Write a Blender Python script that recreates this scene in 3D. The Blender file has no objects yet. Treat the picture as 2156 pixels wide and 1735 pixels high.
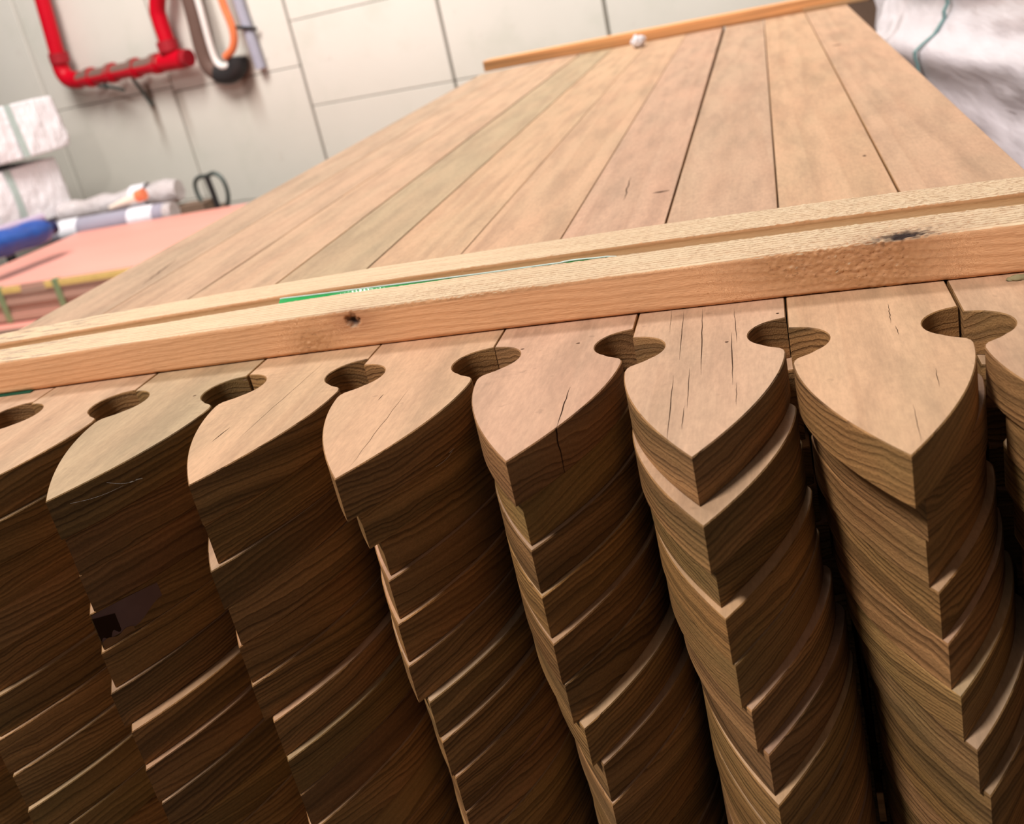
import bpy, bmesh, math, random
import numpy as np
from mathutils import Vector, Matrix, noise

# ------------------------------------------------------------------ camera
sc = bpy.context.scene
COL = sc.collection
MM = 0.001
FPX, CX, CY = 2241.24, 1078.0, 867.5
CAM = Vector((426.76, -600.0, 163.32))
RT = Vector((0.95642735, 0.20395631, -0.20892234))
UP = Vector((0.11025806, 0.41027354, 0.90527276))
FW = Vector((-0.2703514, 0.88886301, -0.36990901))
cd = bpy.data.cameras.new('camera'); cam = bpy.data.objects.new('camera', cd); COL.objects.link(cam)
cam.matrix_world = Matrix(((RT.x, UP.x, -FW.x, CAM.x * MM), (RT.y, UP.y, -FW.y, CAM.y * MM),
                           (RT.z, UP.z, -FW.z, CAM.z * MM), (0, 0, 0, 1)))
cd.sensor_fit = 'HORIZONTAL'; cd.sensor_width = 36.0; cd.lens = FPX / 2156 * 36
cd.clip_start = 0.02; cd.clip_end = 60
cd.dof.use_dof = True; cd.dof.focus_distance = 0.47; cd.dof.aperture_fstop = 15
sc.camera = cam

# ------------------------------------------------------------------ light
sc.view_settings.view_transform = 'Standard'; sc.view_settings.look = 'None'
sc.view_settings.gamma = 1; sc.view_settings.use_curve_mapping = False
sc.view_settings.exposure = 0.0
w = bpy.data.worlds.new('world'); sc.world = w; w.use_nodes = True
w.node_tree.nodes['Background'].inputs[0].default_value = (1.0, 0.93, 0.86, 1)
w.node_tree.nodes['Background'].inputs[1].default_value = 0.11

def area(name, loc, target, size, power, col=(1, 1, 1), size_y=None):
    l = bpy.data.lights.new(name, 'AREA'); l.energy = power; l.color = col
    l.shape = 'RECTANGLE'; l.size = size; l.size_y = size_y or size
    o = bpy.data.objects.new(name, l); COL.objects.link(o); o.location = loc
    o.rotation_euler = (Vector(target) - Vector(loc)).to_track_quat('-Z', 'Y').to_euler()
    return o
# high-bay fittings over the pack's far end and to the left; added wall fills
area('high_bay_and_fill_light', (0.2, 1.9, 3.1), (0.2, 0.2, 0), 0.6, 37, (1.0, 0.93, 0.92))
area('high_bay_and_fill_light', (-1.05, -1.75, 2.9), (0.2, 0.0, 0), 0.5, 133, (1.0, 0.93, 0.89))
area('high_bay_and_fill_light', (-2.6, 2.6, 3.4), (-2.6, 5.0, 0.0), 1.6, 280, (1.0, 0.97, 0.93))  # fill lamp added to brighten the left of the wall
area('high_bay_and_fill_light', (0.0, 2.4, 3.4), (0.3, 4.6, 0.0), 1.6, 62, (1.0, 0.97, 0.93))  # second added fill, for the right part of the wall

# ------------------------------------------------------------------ helpers
def ray(px):
    v = FW * FPX + RT * (px[0] - CX) - UP * (px[1] - CY); return v.normalized()
def at(px, dist):
    return (CAM + ray(px) * dist) * MM
def onplane(px, axis, val):
    v = ray(px); s = (val - CAM[axis]) / v[axis]; return (CAM + v * s) * MM

def link(name, me, parent=None):
    o = bpy.data.objects.new(name, me); COL.objects.link(o)
    if parent is not None: o.parent = parent
    return o
def tag(o, label=None, cat=None, group=None, kind=None):
    if label: o['label'] = label
    if cat: o['category'] = cat
    if group: o['group'] = group
    if kind: o['kind'] = kind
    return o
def empty(name, loc, rz=0.0):
    o = link(name, None); o.location = loc; o.rotation_euler = (0, 0, rz); o.empty_display_size = 0.05
    return o
def mesh(name, verts, faces, mats, midx=None, smooth=False, sharp=None):
    me = bpy.data.meshes.new(name); me.from_pydata([tuple(v) for v in verts], [], [tuple(f) for f in faces])
    for m in (mats if isinstance(mats, (list, tuple)) else [mats]): me.materials.append(m)
    if midx is not None: me.polygons.foreach_set('material_index', midx)
    if smooth:
        me.polygons.foreach_set('use_smooth', [True] * len(me.polygons))
        if sharp: me.set_sharp_from_angle(angle=math.radians(sharp))
    me.update(); return me
def bm_mesh(name, bm, mats, smooth=False, sharp=None):
    me = bpy.data.meshes.new(name); bmesh.ops.recalc_face_normals(bm, faces=bm.faces); bm.to_mesh(me); bm.free()
    for m in (mats if isinstance(mats, (list, tuple)) else [mats]): me.materials.append(m)
    if smooth:
        me.polygons.foreach_set('use_smooth', [True] * len(me.polygons))
        if sharp: me.set_sharp_from_angle(angle=math.radians(sharp))
    return me
def box_bm(bm, lo, hi, bev=0.0):
    lo, hi = Vector(lo), Vector(hi)
    r = bmesh.ops.create_cube(bm, size=1.0)
    for v in r['verts']:
        v.co = Vector([lo[i] + (v.co[i] + .5) * (hi[i] - lo[i]) for i in range(3)])
    if bev > 0:
        es = list({e for v in r['verts'] for e in v.link_edges})
        bmesh.ops.bevel(bm, geom=es, offset=bev, segments=2, affect='EDGES', profile=0.5)
def box(name, lo, hi, m, parent=None, bev=0.0):
    bm = bmesh.new(); box_bm(bm, lo, hi, bev); return link(name, bm_mesh(name, bm, m), parent)
def tube_geo(pts, rad, seg=16, caps=True):
    pts = [Vector(p) for p in pts]; n = len(pts)
    rads = rad if isinstance(rad, (list, tuple)) else [rad] * n
    V, F = [], []
    t0 = (pts[1] - pts[0]).normalized()
    ref = Vector((0, 0, 1)) if abs(t0.z) < .9 else Vector((1, 0, 0))
    nrm = (ref - t0 * ref.dot(t0)).normalized()
    for i in range(n):
        t = (pts[min(i + 1, n - 1)] - pts[max(i - 1, 0)]).normalized()
        nrm = (nrm - t * nrm.dot(t)).normalized(); b = t.cross(nrm)
        for k in range(seg):
            a = 2 * math.pi * k / seg
            V.append(pts[i] + (nrm * math.cos(a) + b * math.sin(a)) * rads[i])
    for i in range(n - 1):
        for k in range(seg):
            k2 = (k + 1) % seg
            F.append((i * seg + k, i * seg + k2, (i + 1) * seg + k2, (i + 1) * seg + k))
    if caps:
        F.append(tuple(range(seg - 1, -1, -1))); F.append(tuple((n - 1) * seg + k for k in range(seg)))
    return V, F
def tube(name, pts, rad, m, parent=None, seg=16):
    V, F = tube_geo(pts, rad, seg); return link(name, mesh(name, V, F, m, smooth=True, sharp=40), parent)
def smooth_path(pts, it=3):
    pts = [Vector(p) for p in pts]
    for _ in range(it):
        q = [pts[0]]
        for a, b in zip(pts[:-1], pts[1:]): q += [a * .75 + b * .25, a * .25 + b * .75]
        q.append(pts[-1]); pts = q
    return pts

# ------------------------------------------------------------------ node helpers
class NT:
    def __init__(s, name):
        s.m = bpy.data.materials.new(name); s.m.use_nodes = True; s.t = s.m.node_tree; s.n = s.t.nodes
        s.b = s.n['Principled BSDF']
    def put(s, sock, v):
        if v is None: return
        if hasattr(v, 'links'): s.t.links.new(v, sock)
        else:
            if sock.type == 'RGBA' and len(v) == 3: v = (*v, 1)
            sock.default_value = v
    def node(s, typ, **kw):
        n = s.n.new(typ)
        for k, v in kw.items(): setattr(n, k, v)
        return n
    def math(s, op, a, b=None, c=None, clamp=False):
        n = s.node('ShaderNodeMath', operation=op, use_clamp=clamp)
        s.put(n.inputs[0], a); s.put(n.inputs[1], b)
        if c is not None: s.put(n.inputs[2], c)
        return n.outputs[0]
    def vm(s, op, a, b=None):
        n = s.node('ShaderNodeVectorMath', operation=op); s.put(n.inputs[0], a); s.put(n.inputs[1], b)
        return n.outputs['Value'] if op in ('LENGTH', 'DOT_PRODUCT', 'DISTANCE') else n.outputs[0]
    def noise(s, vec, scale, detail=3, rough=.55, dist=0.0, col=False):
        n = s.node('ShaderNodeTexNoise'); s.put(n.inputs['Vector'], vec); n.inputs['Scale'].default_value = scale
        n.inputs['Detail'].default_value = detail; n.inputs['Roughness'].default_value = rough
        n.inputs['Distortion'].default_value = dist
        return n.outputs['Color'] if col else n.outputs['Fac']
    def ss(s, v, a, b, lo=0.0, hi=1.0):
        n = s.node('ShaderNodeMapRange', interpolation_type='SMOOTHSTEP'); s.put(n.inputs[0], v)
        n.inputs[1].default_value = a; n.inputs[2].default_value = b
        n.inputs[3].default_value = lo; n.inputs[4].default_value = hi
        return n.outputs[0]
    def mix(s, f, a, b, mode='MIX'):
        n = s.node('ShaderNodeMix', data_type='RGBA', blend_type=mode)
        s.put(n.inputs[0], f); s.put(n.inputs[6], a); s.put(n.inputs[7], b); return n.outputs[2]
    def bump(s, h, strength=.5, dist=.001, nrm=None):
        n = s.node('ShaderNodeBump'); s.put(n.inputs['Height'], h); n.inputs['Strength'].default_value = strength
        n.inputs['Distance'].default_value = dist
        if nrm is not None: s.put(n.inputs['Normal'], nrm)
        return n.outputs[0]
    def xyz(s, v):
        n = s.node('ShaderNodeSeparateXYZ'); s.put(n.inputs[0], v); return n.outputs
    def comb(s, x, y, z):
        n = s.node('ShaderNodeCombineXYZ'); s.put(n.inputs[0], x); s.put(n.inputs[1], y); s.put(n.inputs[2], z); return n.outputs[0]
    def done(s, col=None, rough=.6, nrm=None, spec=.3, **kw):
        s.put(s.b.inputs['Base Color'], col); s.put(s.b.inputs['Roughness'], rough); s.put(s.b.inputs['Normal'], nrm)
        s.b.inputs['Specular IOR Level'].default_value = spec
        for k, v in kw.items(): s.put(s.b.inputs[k], v)
        return s.m

def plain(name, col, rough=.5, spec=.3, var=.12, scale=20, bumpd=0.0, **kw):
    N = NT(name); tc = N.node('ShaderNodeTexCoord').outputs['Object']
    f = N.noise(tc, scale, 4)
    c = N.mix(f, tuple(x * (1 - var) for x in col), tuple(min(1, x * (1 + var)) for x in col))
    nr = N.bump(N.noise(tc, scale * 6, 3), .4, bumpd) if bumpd else None
    return N.done(c, rough, nr, spec, **kw)

def wood(name, early, late, contrast, fibre=.25, spacing=3.3, rough=.65, bump=.4, chatter=0.0, wp=46.0, pith=(-30, -75), axis='Y', patches=.35, spec=.22, tint=True, greyc=(.30, .27, .17), warmc=(.56, .30, .19)):
    """solid growth-ring pine; texture space in millimetres of the object itself"""
    N = NT(name); tc = N.node('ShaderNodeTexCoord').outputs['Object']
    oi = N.node('ShaderNodeObjectInfo'); rnd = oi.outputs['Random']
    p = N.vm('MULTIPLY', tc, (1000, 1000, 1000)); X, Y, Z = N.xyz(p)
    if axis == 'X': X, Y = Y, X
    off = N.math('MULTIPLY', rnd, 913.0)
    pl = N.comb(N.math('ADD', X, off), N.math('ADD', N.math('MULTIPLY', Y, .045), off), N.math('ADD', Z, off))
    warp = N.math('SUBTRACT', N.noise(pl, .022, 2, .5), .5)
    warp2 = N.math('SUBTRACT', N.noise(pl, .16, 2, .5), .5)
    r2 = N.math('FRACT', N.math('MULTIPLY', rnd, 7.31)); r3 = N.math('FRACT', N.math('MULTIPLY', rnd, 13.7))
    px0 = N.math('MULTIPLY_ADD', r2, 70.0, -35.0); pz0 = N.math('MULTIPLY_ADD', r3, pith[1] - pith[0], pith[0])
    rr = N.vm('LENGTH', N.comb(N.math('SUBTRACT', X, px0), 0.0, N.math('SUBTRACT', Z, pz0)))
    rr = N.math('ADD', rr, N.math('MULTIPLY', warp, wp)); rr = N.math('ADD', rr, N.math('MULTIPLY', warp2, 2.6))
    rr = N.math('DIVIDE', rr, N.math('MULTIPLY_ADD', N.math('FRACT', N.math('MULTIPLY', rnd, 29.3)), spacing * .9, spacing * .6))
    fr = N.math('FRACT', rr)
    lw = N.math('MULTIPLY', N.ss(fr, .12, .88), N.ss(fr, .90, 1.0, 1.0, 0.0))
    amp = N.noise(N.comb(rr, N.math('MULTIPLY', Y, .004), off), 1.1, 1)
    lw = N.math('MULTIPLY', lw, N.ss(amp, .35, .62, .15, 1.0))
    band = N.noise(N.comb(rr, N.math('MULTIPLY', Y, .002), off), .33, 2, .6)
    fb = N.noise(N.comb(N.math('ADD', X, off), N.math('MULTIPLY', Y, .035), N.math('ADD', Z, off)), 1.3, 4, .65)
    c = N.mix(N.math('MULTIPLY', lw, contrast), early, late)
    broad = N.noise(N.comb(N.math('ADD', X, off), N.math('MULTIPLY', Y, .22), Z), .035, 3, .6)
    c = N.mix(N.ss(broad, .35, .7, 0, patches), c, N.mix(.5, c, greyc))
    warm = N.noise(N.comb(X, N.math('MULTIPLY', Y, .3), N.math('ADD', Z, off)), .02, 3, .6)
    c = N.mix(N.ss(warm, .4, .72, 0, patches * .9), c, N.mix(.55, c, warmc))
    k = N.math('MULTIPLY_ADD', N.math('SUBTRACT', fb, .5), fibre * 2, 1.0)
    if not chatter: k = N.math('MULTIPLY', k, N.ss(band, .3, .7, .62, 1.35))
    h = N.math('MULTIPLY_ADD', lw, -.5, fb)
    if chatter > 0:
        ch = N.noise(N.comb(N.math('MULTIPLY', X, .10), N.math('ADD', N.math('MULTIPLY', Y, .45), off), off), .9, 3, .6)
        gate = N.ss(N.noise(N.comb(N.math('ADD', X, off), Y, off), .012, 2), .45, .7)
        k = N.math('MULTIPLY', k, N.math('MULTIPLY_ADD', N.math('MULTIPLY', N.math('SUBTRACT', ch, .5), gate), chatter, 1.0))
        sp = N.noise(N.comb(X, Y, off), .12, 2, .5); k = N.math('MULTIPLY', k, N.ss(sp, .22, .30, .82, 1.0))
        mo = N.noise(N.comb(X, N.math('MULTIPLY', Y, .15), off), .055, 5, .62); k = N.math('MULTIPLY', k, N.ss(mo, .28, .62, .82, 1.05))
        fn = N.noise(N.comb(N.math('ADD', X, off), N.math('MULTIPLY', Y, .25), off), .5, 4, .7); k = N.math('MULTIPLY', k, N.ss(fn, .25, .75, .90, 1.08))
    kk = N.node('ShaderNodeCombineColor'); [N.put(kk.inputs[i], k) for i in range(3)]
    c = N.mix(1.0, c, kk.outputs[0], 'MULTIPLY')
    if tint: c = N.mix(1.0, c, oi.outputs['Color'], 'MULTIPLY')
    n1 = N.bump(h, bump, .0006)
    return N.done(c, rough, n1, spec)

M = {}
M['face'] = wood('dressed_pine', (.555, .362, .235), (.41, .24, .145), .36, fibre=.09, spacing=9.0, bump=.10, chatter=.42, wp=26.0, pith=(-18, -60))
M['cut'] = wood('cut_pine_shaded', (.36, .192, .078), (.066, .027, .009), .70, fibre=.42, spacing=2.4, bump=.8, rough=.6, wp=15.0, pith=(-70, -160), patches=.5, greyc=(.16, .13, .045), warmc=(.26, .10, .035))  # side faces: their shade is put into this darker base colour
M['stick'] = wood('orange_pine', (.72, .36, .15), (.55, .25, .09), .5, axis='X', fibre=.12, patches=.15, tint=False)
M['dark'] = plain('split_shadow_brown', (.035, .016, .008), .9, .05)

# ------------------------------------------------------------------ the setting: floor, wall of panels
WY = math.radians(-17.0)
WT = Vector((math.cos(WY), math.sin(WY), 0)); WN = Vector((math.sin(WY), -math.cos(WY), 0))  # WN towards the room
WP = Vector((-2.5, 5.4, 0)); FLOOR = -1.54
N = NT('sealed_concrete_floor'); tc = N.node('ShaderNodeTexCoord').outputs['Object']
M['floor'] = N.done(N.mix(N.noise(tc, 1.5, 5), (.20, .19, .17), (.30, .28, .25)), .5, N.bump(N.noise(tc, 30, 3), .2, .002))
fl = link('floor', mesh('floor', [(-8, -3, FLOOR), (6, -3, FLOOR), (6, 8, FLOOR), (-8, 8, FLOOR)], [(0, 1, 2, 3)], M['floor'])); fl['kind'] = 'structure'

N = NT('painted_concrete_panel'); tc = N.node('ShaderNodeTexCoord').outputs['Object']
X, Y, Z = N.xyz(tc)
c = N.mix(N.noise(tc, 1.3, 4, .6), (.66, .62, .55), (.76, .71, .64))
c = N.mix(N.ss(N.noise(tc, 3.2, 5, .6), .5, .75, 0, .35), c, (.55, .55, .46))
low = N.math('MULTIPLY', N.ss(Z, .05, -.35), .35); c = N.mix(low, c, (.52, .50, .42))
c = N.mix(N.ss(N.noise(tc, 9, 4, .7), .62, .75, 0, .25), c, (.42, .33, .28))
def stain(c, x0, w0, ztop, zbot, amt, col):
    wob = N.math('MULTIPLY', N.math('SUBTRACT', N.noise(tc, 6, 2), .5), .05)
    dx = N.math('ABSOLUTE', N.math('SUBTRACT', N.math('ADD', X, wob), x0))
    g = N.math('MULTIPLY', N.ss(dx, w0, w0 * .25), N.math('MULTIPLY', N.ss(Z, zbot, ztop), N.ss(Z, ztop + .04, ztop)))
    return N.mix(N.math('MULTIPLY', g, amt), c, col)
c = stain(c, .0, .085, .06, -.40, 1.0, (.25, .17, .13))
c = stain(c, -.84, .045, .02, -.48, 1.0, (.22, .16, .12))
c = stain(c, -.60, .06, -.05, -.45, .55, (.30, .23, .18))
c = stain(c, -.25, .10, .05, -.15, .4, (.42, .34, .30))
c = stain(c, -1.25, .10, .18, -.35, .25, (.45, .40, .40))
M['panel'] = N.done(c, .6, N.bump(N.noise(tc, 25, 4), .25, .003), .25)
M['joint'] = plain('grey_joint_sealant', (.13, .12, .11), .7)

wall = link('wall_back', None); wall.location = WP; wall.rotation_euler = (0, 0, WY); wall['kind'] = 'structure'
bk = box('joint_sealant', (-4.2, .034, FLOOR), (6.2, .22, 2.6), M['joint'], wall)
cols = [(-4.2, -2.9, (-.62, .62, 1.6)), (-2.9, -1.79, (-.62, -.005, .78, 1.6)), (-1.79, -.63, (-.70, -.012, .78, 1.6)),
        (-.63, .405, (-.75, -.04, .75, 1.6)), (.405, 1.39, (-.78, -.265, .198, .75, 1.6)),
        (1.39, 2.30, (-.78, -.264, .25, .75, 1.6)), (2.30, 3.3, (-.78, -.30, .2, .75, 1.6)), (3.3, 4.6, (-.6, .1, .8, 1.6)), (4.6, 6.2, (-.6, .1, .8, 1.6))]
for x0, x1, js in cols:
    zs = [FLOOR] + list(js) + [2.6]
    for z0, z1 in zip(zs[:-1], zs[1:]):
        gz = .0022
        ga = .020 if x0 < -1.9 else .009; gb = .020 if x0 < -1.0 else .009
        if x0 == -1.79: ga, gb = .020, .009
        box('panel', (x0 + ga, -.004, z0 + gz), (x1 - gb, .0345, z1 - gz), M['panel'], wall, .003)

def W(s, z, off):     # point on the wall: s along it, z up, off into the room (metres)
    return Vector((WP.x, WP.y, 0)) + WT * s + WN * off + Vector((0, 0, z))

# ------------------------------------------------------------------ pipes on the wall
N = NT('red_paint'); g = N.node('ShaderNodeNewGeometry').outputs['Normal']; nz = N.xyz(g)[2]
tc = N.node('ShaderNodeTexCoord').outputs['Object']
dust = N.math('MULTIPLY', N.ss(nz, .02, .25), N.ss(N.noise(tc, 14, 3), .2, .5))
M['red'] = N.done(N.mix(dust, (.50, .0, .012), (.17, .10, .08)), N.mix(dust, (.32,) * 3, (.9,) * 3), None, .4)
M['rednd'] = plain('red_paint_clean', (.52, .0, .012), .45, .25, .08)
M['redd'] = plain('dull_red_coupling', (.33, .012, .02), .5)
M['brown'] = plain('brown_lagging', (.13, .075, .058), .7)
M['white'] = plain('white_pvc', (.78, .72, .68), .45)
M['copper'] = plain('copper_orange', (.75, .20, .08), .4)
M['black'] = plain('black_rubber', (.025, .022, .022), .5)
M['greyp'] = plain('grey_plastic', (.36, .35, .42), .5)
M['steel'] = plain('dull_steel', (.10, .12, .11), .5, Metallic=.6)

pr = empty('sprinkler_pipe', W(-.9, .14, .12)); inv = lambda o: Matrix.Translation(-o.location)
def rel(o, pts): return [Vector(p) - o.location for p in pts]
tag(pr, 'red painted pipe run with dusty level length low on the panelled wall', 'pipe')
R0 = .047
tube('drop_pipe', rel(pr, [W(-1.30, 1.9, .12), W(-1.36, .64, .12), W(-1.405, .26, .12)]), R0, M['rednd'], pr)
tube('elbow', rel(pr, smooth_path([W(-1.405, .27, .12), W(-1.41, .21, .12), W(-1.37, .155, .12), W(-1.27, .145, .12)], 3)), R0 * 1.12, M['rednd'], pr)
tube('level_pipe', rel(pr, [W(-1.29, .145, .12), W(-.45, .135, .12)]), R0, M['red'], pr)
for s, z in ((-1.17, .145), (-.97, .143), (-.76, .14), (-.57, .138)):
    tube('coupling', rel(pr, [W(s - .024, z, .12), W(s + .024, z, .12)]), R0 * 1.28, M['red'], pr)
tube('coupling', rel(pr, [W(-1.395, .27, .12), W(-1.39, .33, .12)]), R0 * 1.33, M['redd'], pr)
tube('tee', rel(pr, [W(-.52, .137, .12), W(-.34, .132, .12)]), R0 * 1.15, M['rednd'], pr)
tube('end_cap', rel(pr, [W(-.335, .132, .12), W(-.295, .131, .12)]), R0 * 1.05, M['redd'], pr)
tube('coupling', rel(pr, [W(-.432, .19, .12), W(-.434, .25, .12)]), R0 * 1.35, M['redd'], pr)
tube('riser', rel(pr, smooth_path([W(-.43, .14, .12), W(-.43, .26, .12), W(-.435, .36, .12), W(-.43, .43, .12), W(-.34, .56, .12), W(-.30, .68, .12), W(-.30, 1.9, .12)], 2)), R0, M['rednd'], pr)
vl = tube('valve_stem', rel(pr, [W(-1.06, .10, .12), W(-1.05, .06, .13)]), .012, M['steel'], pr)
tube('lever', rel(pr, smooth_path([W(-1.10, .085, .14), W(-.98, .075, .17), W(-.84, .035, .19)], 2)), .010, M['steel'], pr)
tube('drain_rod', rel(pr, [W(-.835, .09, .10), W(-.83, -.09, .02)]), .011, M['steel'], pr)

def wall_pipe(name, pts, rad, mat, label, it=3):
    o = empty(name, W(*pts[-1]))
    P = smooth_path([W(*q) for q in pts], it); tube('pipe_run', rel(o, P), rad, mat, o)
    tag(o, label, 'pipe'); return o
bp = wall_pipe('brown_pipe', [(-.18, 1.9, .07), (-.19, .43, .07), (-.225, .12, .07), (-.20, .04, .07), (-.12, .005, .07), (.0, .01, .07), (.01, .06, .06)], .052, M['brown'], 'thick brown lagged pipe bending under at its foot, right of red riser')
tube('rubber_boot', rel(bp, smooth_path([W(-.15, .015, .07), W(-.08, -.005, .07), W(.0, .015, .07), (W(.01, .08, .065))], 2)), .060, M['black'], bp)
wall_pipe('white_pipe', [(-.10, 1.9, .11), (-.10, .43, .11), (-.12, .14, .11), (-.10, .05, .11), (-.03, .04, .11), (.0, .07, .10)], .019, M['white'], 'thin white pipe curving up beside the brown lagged pipe')
cp = wall_pipe('copper_pipe', [(.05, 1.9, .12), (.07, .39, .12), (.105, .23, .12), (.07, .13, .12), (-.02, .09, .12)], .022, M['copper'], 'orange copper pipe with a hooked lower end on the wall')
tube('clamp', rel(cp, [W(.10, .235, .12), W(.19, .20, .03)]), .010, M['black'], cp)
gp = wall_pipe('grey_conduit', [(.12, 1.9, .04), (.12, .39, .04), (.14, .10, .04), (.145, -.01, .04)], .030, M['greyp'], 'flat grey conduit ending above a brown stain, right of copper pipe', 1)

# ------------------------------------------------------------------ pink sheet stack
N = NT('pink_film_face'); tc = N.node('ShaderNodeTexCoord').outputs['Object']; X, Y, Z = N.xyz(tc)
st = N.noise(N.comb(N.math('MULTIPLY', X, .3), N.math('MULTIPLY', Y, 2.2), Z), 3, 4)
M['pink'] = N.done(N.mix(st, (.68, .27, .21), (.78, .34, .275)), .5, None, .3)
N = NT('ply_edge'); tc = N.node('ShaderNodeTexCoord').outputs['Object']; X, Y, Z = N.xyz(tc)
ly = N.noise(N.comb(N.math('MULTIPLY', X, .8), Y, N.math('MULTIPLY', Z, 60)), 2.5, 3, .6)
M['ply'] = N.done(N.mix(ly, (.42, .23, .16), (.66, .45, .36)), .7, None, .2)
M['yellow'] = plain('yellow_packing', (.86, .58, .20), .6, .2, .2, 25)
M['green'] = plain('green_strap', (.27, .33, .17), .5, .3)

pk_o = Vector((-2.33, 3.473, 0)); pk_a = math.atan2(3.525 - 3.473, -3.102 + 2.332) - math.pi   # along the near edge, to the right
ztop = -.64
def bundle(zt, n, dy, x0, x1, lab, straps, packs):
    th = .015; h = n * th
    o = empty('sheet_stack', (pk_o.x, pk_o.y, zt - h), pk_a)
    tag(o, lab, 'sheets', 'strapped bundles of pink faced sheets')
    rn = random.Random(int(-zt * 1000))
    for i in range(n):
        j = rn.uniform(-.006, .006) if i < n - 1 else 0
        k = rn.uniform(-.005, .005)
        s = box('sheet', (x0 + k, dy + j, i * th + .0005), (x1 + k, dy + j + 1.18, (i + 1) * th), [M['ply'], M['pink']], o)
        for p in s.data.polygons:
            if abs(p.normal.z) > .9: p.material_index = 1
    for sx in straps:
        bm = bmesh.new(); box_bm(bm, (sx, dy - .011, -.004), (sx + .032, dy - .007, h + .003)); box_bm(bm, (sx, dy - .007, h + .001), (sx + .032, dy + .02, h + .003))
        link('strap', bm_mesh('strap', bm, M['green']), o)
    for a, b in packs:
        box('packing_strip', (a, dy - .0068, h - .034), (b, dy + .0, h - .005), M['yellow'], o, .002)
    return o
bundle(ztop, 11, 0, -1.22, .85, 'top bundle of pink faced sheets with green straps and yellow packing', (-.80, -.47), ((-.86, -.66), (-.52, -.02), (.1, .5)))
bundle(ztop - .175, 14, -.10, -1.22, .85, 'lower bundle of pink faced sheets jutting out under the strapped top bundle', (), ())
zz = ztop - .175 - 14 * .015 - .03
lb = bundle(zz, 27, -.05, -1.22, .85, 'bottom bundle of pink faced sheets standing on the floor bearers', (), ())
for k, xx in enumerate((-1.4, -.4, .6)):
    for zb in (ztop - .175 - .0, zz + .03):
        pass
cR = Matrix.Rotation(pk_a, 4, 'Z')
def pkp(x, y, z): v = cR @ Vector((x, y, 0)); return Vector((pk_o.x + v.x, pk_o.y + v.y, z))
for zb, hh, nm in ((ztop - .175, .010, 'a'), (zz, .030, 'b'), (FLOOR, zz - 27 * .015 - FLOOR, 'c')):
    for k, xx in enumerate((-1.0, -.2, .6)):
        b = box('bearer', (0, 0, 0), (.09, 1.1, hh), M['stick']); b.location = pkp(xx, 0.0, zb); b.rotation_euler = (0, 0, pk_a)
        tag(b, 'timber bearer under the %s bundle of pink faced sheets, %s' % ({'a': 'top', 'b': 'lower', 'c': 'bottom'}[nm], ('left', 'middle', 'right')[k]), 'bearer', 'bearers under the sheet bundles')

# blue roll on the pink sheets
N = NT('blue_film'); tc = N.node('ShaderNodeTexCoord').outputs['Object']
M['blue'] = N.done(N.mix(N.noise(tc, 12, 3), (.0, .02, .16), (.0, .085, .42)), .22, N.bump(N.noise(tc, 22, 3), .6, .01), .6)
M['navy'] = plain('navy_lining', (.01, .012, .06), .5)
a, b = at((-40, 527), 5650), at((104, 481), 5900)
ro = empty('blue_roll', (a + b) / 2); tag(ro, 'glossy blue rolled sheeting lying on the left end of pink sheets', 'roll')
pts = [a.lerp(b, t / 12) for t in range(13)]
rads = [.062 * (1 + .05 * math.sin(5 * t)) for t in range(13)]; rads[-1] = .030; rads[-2] = .055
tube('film_roll', rel(ro, pts), rads, M['blue'], ro, 20)
tube('core', rel(ro, [b - (b - a).normalized() * .05, b + (b - a).normalized() * .03]), .034, M['navy'], ro, 16)
M['lilac'] = plain('lilac_film', (.42, .33, .45), .35, .5)
tube('film_flap', rel(ro, [p + Vector((-.02, .05, .055)) for p in pts[:-1]]), .022, M['lilac'], ro, 10)

# grey and clear wrapped rolls behind the pink sheets, on a low crate
N = NT('clear_wrap'); tc = N.node('ShaderNodeTexCoord').outputs['Object']
M['wrap'] = N.done(N.mix(N.noise(tc, 10, 4, .7), (.42, .35, .33), (.78, .72, .73)), .25, N.bump(N.noise(tc, 30, 4, .7), .9, .02), .6)
M['greyroll'] = plain('grey_roll', (.33, .31, .38), .4, .4, .1, 8)
M['label'] = plain('white_paper_label', (.80, .79, .84), .6)
M['cream'] = plain('cream_plastic', (.85, .74, .62), .5)
M['orange'] = plain('orange_cap', (.85, .22, .10), .5)
M['crate'] = plain('brown_crate_board', (.20, .13, .09), .8)
def roll_thing(name, p0, d0, p1, d1, r, mat, label):
    a, b = at(p0, d0), at(p1, d1); o = empty(name, (a + b) / 2); tag(o, label, 'roll')
    P = [a.lerp(b, t / 14) for t in range(15)]
    tube('roll_body', rel(o, P), r, mat, o, 20); return o, a, b
g1, a, b = roll_thing('grey_roll', (60, 500), 6950, (352, 449), 6400, .062, M['greyroll'], 'smooth grey roll with white paper labels behind the pink sheets')
dr = (b - a).normalized()
def band(o, a, b, t0, t1, r, mat, nm):
    V, F = tube_geo(rel(o, [a.lerp(b, t0), a.lerp(b, t1)]), r, 20, False); link(nm, mesh(nm, V, F, mat, smooth=True), o)
band(g1, a, b, .27, .40, .0635, M['label'], 'paper_label'); band(g1, a, b, .76, .93, .0635, M['label'], 'paper_label')
V, F = tube_geo(rel(g1, [b, b + dr * .05]), .058, 20); link('wrapped_end', mesh('wrapped_end', V, F, M['wrap'], smooth=True, sharp=40), g1)
rad2 = [.062 + .010 * math.sin(t * 2.1) for t in range(15)]; rad2[-1] = .06; rad2[-2] = .078; rad2[-3] = .075
g2, a2, b2 = roll_thing('wrapped_roll', (80, 462), 7150, (378, 400), 6600, rad2, M['wrap'], 'crinkled plastic wrapped roll against the wall above the grey roll')
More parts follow.
